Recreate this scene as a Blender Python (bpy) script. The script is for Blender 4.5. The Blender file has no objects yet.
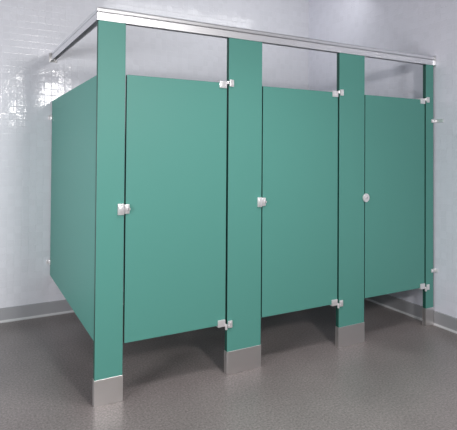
import bpy, bmesh, math, random
from mathutils import Vector, Matrix
random.seed(4)
S = bpy.context.scene
COL = S.collection
R = math.radians

# ------------------------------------------------------------------ camera
def make_camera():
    f_px, cy_px = 481.2, 144.6
    yaw, pitch, roll = R(28.4855), R(0.881), R(-0.3986)
    fwd = Vector((math.sin(yaw)*math.cos(pitch), math.cos(yaw)*math.cos(pitch), math.sin(pitch)))
    rt = Vector((math.cos(yaw), -math.sin(yaw), 0))
    up = rt.cross(fwd)
    r2 = rt*math.cos(roll) - up*math.sin(roll)
    u2 = rt*math.sin(roll) + up*math.cos(roll)
    cd = bpy.data.cameras.new('camera')
    cd.sensor_fit = 'HORIZONTAL'; cd.sensor_width = 36
    cd.lens = 36*f_px/457
    cd.shift_y = -(215-cy_px)/457
    cd.clip_start = 0.05
    o = bpy.data.objects.new('camera', cd); COL.objects.link(o)
    m = Matrix((r2, u2, -fwd)).transposed().to_4x4()
    m.translation = Vector((-0.6149, -2.6183, 1.3718))
    o.matrix_world = m
    S.camera = o
make_camera()

# ------------------------------------------------------------------ world, lights, exposure
w = bpy.data.worlds.new('world'); S.world = w; w.use_nodes = True
w.node_tree.nodes['Background'].inputs[0].default_value = (0.8, 0.85, 1, 1)
w.node_tree.nodes['Background'].inputs[1].default_value = 0.2
S.view_settings.view_transform = 'Standard'
S.view_settings.look = 'None'
S.view_settings.gamma = 1
S.view_settings.use_curve_mapping = False
S.view_settings.exposure = 0.0

def area(name, loc, target, sx, sy, power, col=(1, 1, 1), spread=180):
    l = bpy.data.lights.new(name, 'AREA'); l.shape = 'RECTANGLE'
    l.size = sx; l.size_y = sy; l.energy = power; l.color = col; l.spread = R(spread)
    o = bpy.data.objects.new(name, l); COL.objects.link(o)
    o.location = loc
    o.rotation_euler = (Vector(target)-Vector(loc)).to_track_quat('-Z', 'Y').to_euler()
    return o
area('photo_lamp', (0.60, -3.5, 2.33), (0.9, 0, 0.9), 0.4, 0.34, 68, (1, 0.975, 0.96))
area('side_fill', (-2.4, -1.4, 1.3), (-0.5, 1.64, 1.1), 0.9, 0.9, 47, (0.98, 0.985, 1), 140)  # added fill from the left, no known fixture; lifts side panel and back wall
area('ceiling_lamp', (0.8, -1.1, 2.96), (0.8, -1.1, 0), 1.2, 0.4, 15, (1, 0.985, 0.98), 100)
area('wall_fill', (1.6, 0.75, 2.95), (1.6, 1.64, 2.2), 1.8, 0.15, 5.5, (0.98, 0.99, 1))  # added fill aimed at the upper back wall, not a known fixture

# ------------------------------------------------------------------ materials
def mat(name, base, rough=0.5, metal=0.0, spec=0.5, coat=0.0):
    m = bpy.data.materials.new(name); m.use_nodes = True
    b = m.node_tree.nodes['Principled BSDF']
    b.inputs['Base Color'].default_value = (*base, 1)
    b.inputs['Roughness'].default_value = rough
    b.inputs['Metallic'].default_value = metal
    b.inputs['Specular IOR Level'].default_value = spec
    b.inputs['Coat Weight'].default_value = coat
    return m, m.node_tree, b
def N(nt, t, **kw):
    n = nt.nodes.new(t)
    for k, v in kw.items(): setattr(n, k, v)
    return n
def mathn(nt, op, a, b=None):
    n = N(nt, 'ShaderNodeMath', operation=op)
    for i, v in enumerate((a, b)):
        if v is None: continue
        if hasattr(v, 'links'): nt.links.new(v, n.inputs[i])
        else: n.inputs[i].default_value = v
    return n.outputs[0]

# green laminate: a fine-grained satin powder-coat
def green_mat():
    m, nt, b = mat('green_laminate', (0.097, 0.318, 0.270), 0.5, spec=0.4)
    tc = N(nt, 'ShaderNodeTexCoord')
    n = N(nt, 'ShaderNodeTexNoise'); n.inputs['Scale'].default_value = 350; n.inputs['Detail'].default_value = 3
    nt.links.new(tc.outputs['Object'], n.inputs['Vector'])
    bp = N(nt, 'ShaderNodeBump'); bp.inputs['Strength'].default_value = 0.08; bp.inputs['Distance'].default_value = 0.002
    nt.links.new(n.outputs['Fac'], bp.inputs['Height']); nt.links.new(bp.outputs[0], b.inputs['Normal'])
    return m
GREEN = green_mat()
EDGE = mat('shaded_green_edge', (0.012, 0.085, 0.066), 0.5)[0]  # shade on the narrow board sides, put into a darker green

def steel_mat(name, base, rough, stretch=(3, 3, 300)):
    m, nt, b = mat(name, base, rough, metal=1.0)
    tc = N(nt, 'ShaderNodeTexCoord'); mp = N(nt, 'ShaderNodeMapping')
    mp.inputs['Scale'].default_value = stretch
    nt.links.new(tc.outputs['Object'], mp.inputs[0])
    n = N(nt, 'ShaderNodeTexNoise'); n.inputs['Scale'].default_value = 3; n.inputs['Detail'].default_value = 4
    nt.links.new(mp.outputs[0], n.inputs['Vector'])
    mr = N(nt, 'ShaderNodeMapRange'); mr.inputs['To Min'].default_value = rough-0.08; mr.inputs['To Max'].default_value = rough+0.08
    nt.links.new(n.outputs['Fac'], mr.inputs['Value']); nt.links.new(mr.outputs[0], b.inputs['Roughness'])
    return m
STEEL = steel_mat('brushed_steel', (0.76, 0.74, 0.73), 0.42)
ALU = steel_mat('anodised_aluminium', (0.88, 0.88, 0.90), 0.42, (2, 2, 200))
CHROME = mat('polished_chrome', (0.90, 0.88, 0.89), 0.32, metal=0.55, spec=0.8)[0]
DARK = mat('black_slot', (0.01, 0.01, 0.01), 0.5)[0]

# glazed wall tile: stacked squares, every tile tilted a hair, wavy glaze
def tile_mat(name, axis, tile=0.054, base=(0.73, 0.735, 0.79)):
    m, nt, b = mat(name, base, 0.13, spec=0.5)
    g = N(nt, 'ShaderNodeNewGeometry'); sp = N(nt, 'ShaderNodeSeparateXYZ')
    nt.links.new(g.outputs['Position'], sp.inputs[0])
    u = mathn(nt, 'DIVIDE', sp.outputs[axis], tile); v = mathn(nt, 'DIVIDE', sp.outputs['Z'], tile)
    fu, fv = mathn(nt, 'FRACT', u), mathn(nt, 'FRACT', v)
    du = mathn(nt, 'MINIMUM', fu, mathn(nt, 'SUBTRACT', 1.0, fu))
    dv = mathn(nt, 'MINIMUM', fv, mathn(nt, 'SUBTRACT', 1.0, fv))
    d = mathn(nt, 'MINIMUM', du, dv)
    mask = N(nt, 'ShaderNodeMapRange', interpolation_type='SMOOTHSTEP')
    mask.inputs['From Min'].default_value = 0.015; mask.inputs['From Max'].default_value = 0.07
    nt.links.new(d, mask.inputs['Value'])
    iu, iv = mathn(nt, 'FLOOR', u), mathn(nt, 'FLOOR', v)
    cmb = N(nt, 'ShaderNodeCombineXYZ'); nt.links.new(iu, cmb.inputs[0]); nt.links.new(iv, cmb.inputs[1])
    wn = N(nt, 'ShaderNodeTexWhiteNoise', noise_dimensions='2D'); nt.links.new(cmb.outputs[0], wn.inputs['Vector'])
    sc = N(nt, 'ShaderNodeSeparateColor'); nt.links.new(wn.outputs['Color'], sc.inputs[0])
    # colour: slight tile-to-tile variance, grout a touch darker
    mx = N(nt, 'ShaderNodeMix', data_type='RGBA')
    mx.inputs['A'].default_value = (base[0]*0.98, base[1]*0.98, base[2]*0.98, 1)
    hs = N(nt, 'ShaderNodeHueSaturation'); hs.inputs['Color'].default_value = (*base, 1)
    vr = N(nt, 'ShaderNodeMapRange'); vr.inputs['To Min'].default_value = 0.975; vr.inputs['To Max'].default_value = 1.025
    nt.links.new(sc.outputs['Blue'], vr.inputs['Value']); nt.links.new(vr.outputs[0], hs.inputs['Value'])
    nt.links.new(hs.outputs[0], mx.inputs['B']); nt.links.new(mask.outputs[0], mx.inputs['Factor'])
    nt.links.new(mx.outputs['Result'], b.inputs['Base Color'])
    rr = N(nt, 'ShaderNodeMapRange'); rr.inputs['To Min'].default_value = 0.3; rr.inputs['To Max'].default_value = 0.13
    nt.links.new(mask.outputs[0], rr.inputs['Value']); nt.links.new(rr.outputs[0], b.inputs['Roughness'])
    # height: pillow + tilt + waves
    tl = mathn(nt, 'MULTIPLY', mathn(nt, 'SUBTRACT', fu, 0.5), mathn(nt, 'SUBTRACT', sc.outputs['Red'], 0.5))
    t2 = mathn(nt, 'MULTIPLY', mathn(nt, 'SUBTRACT', fv, 0.5), mathn(nt, 'SUBTRACT', sc.outputs['Green'], 0.5))
    tilt = mathn(nt, 'MULTIPLY', mathn(nt, 'ADD', tl, t2), TILT)
    nz = N(nt, 'ShaderNodeTexNoise'); nz.inputs['Scale'].default_value = 60; nz.inputs['Detail'].default_value = 2
    nt.links.new(g.outputs['Position'], nz.inputs['Vector'])
    wave = mathn(nt, 'MULTIPLY', nz.outputs['Fac'], WAVE)
    h = mathn(nt, 'ADD', mathn(nt, 'ADD', mathn(nt, 'MULTIPLY', mask.outputs[0], 0.12), tilt), wave)
    bp = N(nt, 'ShaderNodeBump'); bp.inputs['Strength'].default_value = 1; bp.inputs['Distance'].default_value = 0.002
    nt.links.new(h, bp.inputs['Height']); nt.links.new(bp.outputs[0], b.inputs['Normal'])
    return m
TILT, WAVE = 1.0, 0.42
TILE_B = tile_mat('glazed_tile_back', 'X')
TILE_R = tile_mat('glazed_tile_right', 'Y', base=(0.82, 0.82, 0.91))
BASE_T = mat('grey_cove_tile', (0.36, 0.36, 0.38), 0.3)[0]
COVE = mat('pale_cove_edge', (0.60, 0.60, 0.61), 0.35)[0]
PAINT = mat('white_paint', (0.72, 0.72, 0.73), 0.7)[0]
PAINT_C = mat('ceiling_paint', (0.42, 0.42, 0.43), 0.8)[0]
PAINT_D = mat('grey_paint', (0.38, 0.38, 0.40), 0.7)[0]

def floor_mat():
    m, nt, b = mat('speckled_grey_floor', (0.2, 0.19, 0.19), 0.3, spec=0.45)
    g = N(nt, 'ShaderNodeNewGeometry')
    n1 = N(nt, 'ShaderNodeTexNoise'); n1.inputs['Scale'].default_value = 150; n1.inputs['Detail'].default_value = 4; n1.inputs['Roughness'].default_value = 0.7
    n2 = N(nt, 'ShaderNodeTexNoise'); n2.inputs['Scale'].default_value = 2.2; n2.inputs['Detail'].default_value = 3
    for n in (n1, n2): nt.links.new(g.outputs['Position'], n.inputs['Vector'])
    n3 = N(nt, 'ShaderNodeTexNoise'); n3.inputs['Scale'].default_value = 85; n3.inputs['Detail'].default_value = 3
    nt.links.new(g.outputs['Position'], n3.inputs['Vector'])
    mixn = mathn(nt, 'ADD', mathn(nt, 'MULTIPLY', n1.outputs['Fac'], 0.5), mathn(nt, 'MULTIPLY', n3.outputs['Fac'], 0.5))
    c = N(nt, 'ShaderNodeValToRGB')
    e = c.color_ramp.elements
    e[0].position = 0.34; e[0].color = (0.120, 0.105, 0.102, 1)
    e[1].position = 0.66; e[1].color = (0.330, 0.288, 0.282, 1)
    nt.links.new(mixn, c.inputs[0])
    mr = N(nt, 'ShaderNodeMapRange'); mr.inputs['From Min'].default_value = 0.3; mr.inputs['From Max'].default_value = 0.7
    mr.inputs['To Min'].default_value = 0.88; mr.inputs['To Max'].default_value = 1.1
    nt.links.new(n2.outputs['Fac'], mr.inputs['Value'])
    hs = N(nt, 'ShaderNodeHueSaturation'); nt.links.new(c.outputs[0], hs.inputs['Color']); nt.links.new(mr.outputs[0], hs.inputs['Value'])
    nt.links.new(hs.outputs[0], b.inputs['Base Color'])
    r2 = N(nt, 'ShaderNodeMapRange'); r2.inputs['To Min'].default_value = 0.22; r2.inputs['To Max'].default_value = 0.4
    nt.links.new(n1.outputs['Fac'], r2.inputs['Value']); nt.links.new(r2.outputs[0], b.inputs['Roughness'])
    bp = N(nt, 'ShaderNodeBump'); bp.inputs['Strength'].default_value = 0.15; bp.inputs['Distance'].default_value = 0.001
    nt.links.new(n1.outputs['Fac'], bp.inputs['Height']); nt.links.new(bp.outputs[0], b.inputs['Normal'])
    return m
FLOOR = floor_mat()

# ------------------------------------------------------------------ mesh helpers
def bm_box(bm, x0, x1, y0, y1, z0, z1, bevel=0.0, segs=2):
    r = bmesh.ops.create_cube(bm, size=1)
    for v in r['verts']:
        v.co = Vector((x0+(v.co.x+.5)*(x1-x0), y0+(v.co.y+.5)*(y1-y0), z0+(v.co.z+.5)*(z1-z0)))
    if bevel:
        es = list({e for v in r['verts'] for e in v.link_edges})
        bmesh.ops.bevel(bm, geom=es, offset=bevel, segments=segs, affect='EDGES', profile=0.5)
def bm_cyl(bm, c, r, h, axis='Y', segs=20, bevel=0.0):
    m = {'Y': Matrix.Rotation(R(90), 4, 'X'), 'X': Matrix.Rotation(R(90), 4, 'Y'), 'Z': Matrix.Identity(4)}[axis]
    q = bmesh.ops.create_cone(bm, cap_ends=True, segments=segs, radius1=r, radius2=r, depth=h, matrix=Matrix.Translation(c) @ m)
    if bevel:
        es = [e for e in {e for v in q['verts'] for e in v.link_edges} if any(len(f.verts) > 4 for f in e.link_faces)]
        bmesh.ops.bevel(bm, geom=es, offset=bevel, segments=2, affect='EDGES')
def link(name, bm, mats, parent=None, smooth=False, **props):
    bm.normal_update()
    me = bpy.data.meshes.new(name); bm.to_mesh(me); bm.free()
    for m in (mats if isinstance(mats, (list, tuple)) else [mats]): me.materials.append(m)
    if smooth:
        for p in me.polygons: p.use_smooth = True
        try: me.set_sharp_from_angle(angle=R(35))
        except Exception: pass
    o = bpy.data.objects.new(name, me); COL.objects.link(o)
    if parent: o.parent = parent
    for k, v in props.items(): o[k] = v
    return o
def edges_shaded(bm, axis=1):
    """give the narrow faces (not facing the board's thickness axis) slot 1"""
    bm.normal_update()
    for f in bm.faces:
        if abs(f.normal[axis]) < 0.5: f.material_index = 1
def thing(name, loc, label, cat, group=None):
    o = bpy.data.objects.new(name, None); COL.objects.link(o)
    o.empty_display_size = 0.1; o.location = loc
    o['label'] = label; o['category'] = cat
    if group: o['group'] = group
    return o

# ------------------------------------------------------------------ dimensions (metres)
X1, X2, X3, X4, X5, X6, X7 = 0.1519, 0.8060, 1.0498, 1.6990, 1.9383, 2.5960, 2.6830
XW, YB = 2.6987, 1.640           # right wall, back wall
H = 2.083
DT, DB = 1.799, 0.311            # doors
PT, PB = 1.790, 0.335            # side partitions
XL, YF, ZC = -3.2, -6.0, 3.3

# ------------------------------------------------------------------ room
def room(name, m, *b, **k):
    bm = bmesh.new(); bm_box(bm, *b); return link(name, bm, m, kind='structure', **k)
room('floor', FLOOR, XL-.1, XW+.1, YF-.1, YB+.1, -0.1, 0)
room('wall_back', TILE_B, XL-.1, XW+.1, YB, YB+.1, 0, ZC)
room('wall_right', TILE_R, XW, XW+.1, YF, YB, 0, ZC)
room('wall_left', PAINT_D, XL-.1, XL, YF, YB, 0, ZC)
room('wall_front', PAINT_D, XL-.1, XW+.1, YF-.1, YF, 0, ZC)
room('ceiling', PAINT_C, XL-.1, XW+.1, YF-.1, YB+.1, ZC, ZC+.1)

def baseboard(name, p0, p1, inward, h=0.112):
    """cove tile: flat face with a rounded top lip and a concave foot"""
    d = Vector(p1)-Vector(p0)
    prof = [(0, h), (0.006, h-0.001), (0.010, h-0.005)]
    prof += [(0.010, 0.018)]
    k = 7
    for i in range(k+1):
        a = R(90)*i/k
        prof.append((0.010+0.012*(1-math.cos(a)), 0.016-0.012*math.sin(a)))
    prof += [(0.022, 0), (0, 0)]
    bm = bmesh.new(); n = Vector(inward)
    rows = []
    for P in (Vector(p0), Vector(p1)):
        rows.append([bm.verts.new(P+n*a+Vector((0, 0, z))) for a, z in prof])
    L = len(prof)
    for i in range(L):
        f = bm.faces.new((rows[0][i], rows[0][(i+1) % L], rows[1][(i+1) % L], rows[1][i]))
        if 4 <= i <= 11: f.material_index = 1
    bm.faces.new(rows[0]); bm.faces.new(list(reversed(rows[1])))
    bmesh.ops.recalc_face_normals(bm, faces=bm.faces)
    return link(name, bm, [BASE_T, COVE], kind='structure')
baseboard('baseboard_back', (XL, YB, 0), (XW, YB, 0), (0, -1, 0))
baseboard('baseboard_right', (XW, YF, 0), (XW, YB, 0), (-1, 0, 0))

# ------------------------------------------------------------------ pilasters
PT_T = 0.032
SH = 0.142
def hinge_bracket(parent, z, top):
    s = 1 if top else -1
    bm = bmesh.new(); g = 0.002
    bm_box(bm, g, g+0.030, -0.010, -0.0008, z-0.022, z+0.022, 0.003)
    bm_box(bm, 0.0003, g+0.010, -0.013, -0.004, z+s*0.010-0.007, z+s*0.010+0.007, 0.002)
    bm_cyl(bm, (g+0.018, -0.012, z-s*0.010), 0.006, 0.005, 'Y', 14, 0.001)
    o = link('hinge_bracket', bm, CHROME, parent, smooth=True, label='chrome hinge bracket')
    return o
def pilaster(x0, x1, label, keeper=True, keeper_z=1.052, keeper_w=0.03):
    w_ = x1-x0
    t = thing('pilaster', (x0, 0, 0), label, 'pilaster', 'green floor-to-rail pilasters of the stall row')
    bm = bmesh.new(); bm_box(bm, 0, w_, 0, PT_T, 0.012, H-0.0005, 0.0015, 1); edges_shaded(bm)
    link('panel', bm, [GREEN, EDGE], t)
    bm = bmesh.new()
    # folded steel shoe: four sides wrapped round the foot with a small flare
    e = 0.0025
    bm_box(bm, -e, w_+e, -e, 0, 0, SH, 0.0012, 1)
    bm_box(bm, -e, w_+e, PT_T, PT_T+e, 0, SH, 0.0012, 1)
    bm_box(bm, -e, 0, 0, PT_T, 0, SH)
    bm_box(bm, w_, w_+e, 0, PT_T, 0, SH)
    link('shoe', bm, STEEL, t, label='brushed steel shoe')
    if x0 > 0:
        hinge_bracket(t, DT, True); hinge_bracket(t, DB, False)
    if keeper:
        bm = bmesh.new()
        z = keeper_z
        bm_box(bm, w_-keeper_w-0.008, w_-0.001, -0.012, 0.0, z-0.031, z+0.031, 0.003)
        bm_box(bm, w_-keeper_w-0.004, w_-0.006, -0.018, -0.011, z-0.020, z+0.020, 0.003)
        bm_cyl(bm, (w_-keeper_w/2-0.005, -0.019, z+0.026), 0.003, 0.016, 'Y', 10)
        link('latch_keeper', bm, CHROME, t, smooth=True, label='chrome latch keeper')
    return t
p0 = pilaster(0, X1, 'narrow front corner pilaster nearest the camera, with the brightest steel shoe')
p1 = pilaster(X2, X3, 'wide green pilaster between the left and middle doors, grey steel shoe', keeper_z=1.053, keeper_w=0.026)
p2 = pilaster(X4, X5, 'wide green pilaster between the middle and right doors, grey steel shoe', keeper=False)
p3 = pilaster(X6, X7, 'very narrow green pilaster strip beside the right wall, bracketed to it', keeper=False)

# ------------------------------------------------------------------ doors
DT_T = 0.026
def hinge(bm_parent, w_, z, top):
    """cast hinge clasping the door corner, its arm reaching to a bracket on the pilaster"""
    s = 1 if top else -1
    bm = bmesh.new()
    # U-shaped clasp over the door's top or bottom edge
    zc = z
    bm_box(bm, w_-0.055, w_-0.004, -0.010, -0.0005, zc-(0.034 if top else 0.004), zc+(0.004 if top else 0.034), 0.003)
    bm_box(bm, w_-0.055, w_-0.004, DT_T+0.0005, DT_T+0.009, zc-(0.034 if top else 0.004), zc+(0.004 if top else 0.034), 0.003)
    z0, z1 = (zc+0.0005, zc+0.009) if top else (zc-0.009, zc-0.0005)
    bm_box(bm, w_-0.055, w_+0.0115, -0.010, DT_T+0.009, z0, z1, 0.003)
    h = link('hinge', bm, CHROME, bm_parent, smooth=True, label='chrome hinge')
    bm = bmesh.new()
    bm_cyl(bm, (w_+0.001, -0.011, zc+(0.002 if top else -0.012)), 0.008, 0.018 if top else 0.034, 'Z', 18, 0.002)
    link('pin', bm, CHROME, h, smooth=True)
    return h
def door(x0, x1, label, latch_z, lat):
    gl, gr = 0.010, 0.012
    t = thing('stall_door', (x0+gl, 0.003, 0), label, 'door', 'closed green doors of the three stalls')
    w_ = x1-x0-gl-gr
    bm = bmesh.new(); bm_box(bm, 0, w_, 0, DT_T, DB, DT, 0.0015, 1); edges_shaded(bm)
    link('door_leaf', bm, [GREEN, EDGE], t)
    hinge(t, w_, DT, True); hinge(t, w_, DB, False)
    bm = bmesh.new()
    z = latch_z
    if lat == 'round':
        bm_cyl(bm, (-0.002, -0.0105, z), 0.031, 0.013, 'Y', 28, 0.003)
        bm_cyl(bm, (-0.002, -0.0185, z), 0.014, 0.007, 'Y', 20, 0.003)
    else:
        bm_box(bm, -0.0095, 0.020, -0.011, -0.0005, z-0.027, z+0.027, 0.005, 3)
        bm_cyl(bm, (0.012, -0.013, z), 0.010, 0.012, 'Y', 18, 0.003)
    l = link('latch', bm, CHROME, t, smooth=True, label='chrome latch')
    bm = bmesh.new()
    cx = -0.002 if lat == 'round' else 0.012; yf = -0.0225 if lat == 'round' else -0.0195
    bm_box(bm, cx-0.0015, cx+0.0015, yf, yf+0.002, z-0.008, z+0.008)
    link('coin_slot', bm, DARK, l)
    return t
door(X1, X2, 'left green stall door, the largest and brightest of the three, beside the corner pilaster', 1.052, 'square')
door(X3, X4, 'middle green stall door, hung between the two wide pilasters', 1.053, 'square')
door(X5, X6, 'right green stall door, the darkest one nearest the right wall', 1.045, 'round')

# ------------------------------------------------------------------ side partitions
def partition(x, label, wall_brackets=True):
    t = thing('stall_side_panel', (x, PT_T+0.002, 0), label, 'side panel')
    L_ = YB-0.012-(PT_T+0.002)
    bm = bmesh.new(); bm_box(bm, 0, 0.025, 0, L_, PB, PT, 0.0015, 1); edges_shaded(bm, 0)
    link('panel', bm, [GREEN, EDGE], t)
    for z in (PB+0.11, PT-0.14):
        bm = bmesh.new()
        yb = L_
        bm_box(bm, -0.009, -0.0005, yb-0.035, yb+0.010, z-0.018, z+0.018, 0.002)
        bm_box(bm, 0.0255, 0.034, yb-0.035, yb+0.010, z-0.018, z+0.018, 0.002)
        bm_box(bm, -0.026, 0.051, yb+0.007, yb+0.0118, z-0.018, z+0.018, 0.001)
        link('wall_bracket', bm, CHROME, t, smooth=True, label='small chrome wall bracket')
    return t
partition(0.004, 'long green side panel closing the left end of the stall row')
partition(0.915, 'green dividing panel behind the left wide pilaster, hidden by the closed doors')
partition(1.806, 'green dividing panel behind the right wide pilaster, hidden by the closed doors')

# wall brackets that fix the last pilaster to the right wall
for z, lab in ((1.632, 'upper white bracket fixing the narrow pilaster to the right wall'),
               (0.435, 'lower pale bracket fixing the narrow pilaster to the right wall')):
    bm = bmesh.new()
    bm_box(bm, X7-0.030, XW-0.001, -0.009, -0.0005, z-0.014, z+0.014, 0.002)
    bm_box(bm, XW-0.006, XW-0.0005, -0.085 if z > 1 else -0.03, -0.0005, z-0.014, z+0.014, 0.002)
    bm_cyl(bm, (X7-0.017, -0.011, z), 0.006, 0.005, 'Y', 12, 0.001)
    o = link('wall_bracket', bm, CHROME, None, smooth=True, label=lab, category='bracket')

# ------------------------------------------------------------------ headrail
RH = 0.070; RW = 0.036
def rail_profile():
    # closed outline (outward, height): grooved face, anti-grip sloped crown
    return [(0, 0), (0, 0.040), (0.003, 0.043), (0.003, 0.046), (0, 0.049), (0.001, 0.064), (0.006, 0.070),
            (RW-0.004, 0.070), (RW, 0.064), (RW, 0.0), (RW-0.004, 0.0), (RW-0.003, 0.050), (0.003, 0.050), (0.003, 0.0)]
def rail(name, pts, label, rise=0.0):
    """pts: function(s, a, z) -> point for the two ends"""
    bm = bmesh.new(); prof = rail_profile()
    rows = [[bm.verts.new(pts(e, a, z)) for a, z in prof] for e in (0, 1)]
    L = len(prof)
    for i in range(L): bm.faces.new((rows[0][i], rows[0][(i+1) % L], rows[1][(i+1) % L], rows[1][i]))
    bm.faces.new(rows[0]); bm.faces.new(list(reversed(rows[1])))
    bmesh.ops.recalc_face_normals(bm, faces=bm.faces)
    t = thing(name, (0, 0, 0), label, 'headrail')
    o = link('rail', bm, ALU, t)
    return t
YO = -0.003       # outer face of the front rail
rf = rail('headrail', lambda e, a, z: Vector(((-0.008+a) if e == 0 else XW-0.006, YO+a, H+z)),
          'long silver aluminium headrail running along the top of all three stall fronts')
RISE = 0.045
rs = rail('headrail', lambda e, a, z: Vector((-0.008+a, (YO+a) if e == 0 else YB-0.006, H+z+(RISE if e else 0))),
          'short silver headrail running from the front corner back to the tiled wall')
bm = bmesh.new(); bm_box(bm, -0.022, RW+0.006, YB-0.008, YB-0.001, H+RISE-0.012, H+RISE+RH-0.004, 0.003)
bm_box(bm, -0.012, -0.009, YB-0.045, YB-0.006, H+RISE-0.004, H+RISE+RH-0.008, 0.001)
link('wall_flange', bm, STEEL, rs, smooth=True)
bm = bmesh.new(); bm_box(bm, XW-0.007, XW-0.001, YO-0.012, YO+RW+0.010, H-0.010, H+RH+0.008, 0.002)
link('wall_flange', bm, ALU, rf, smooth=True)
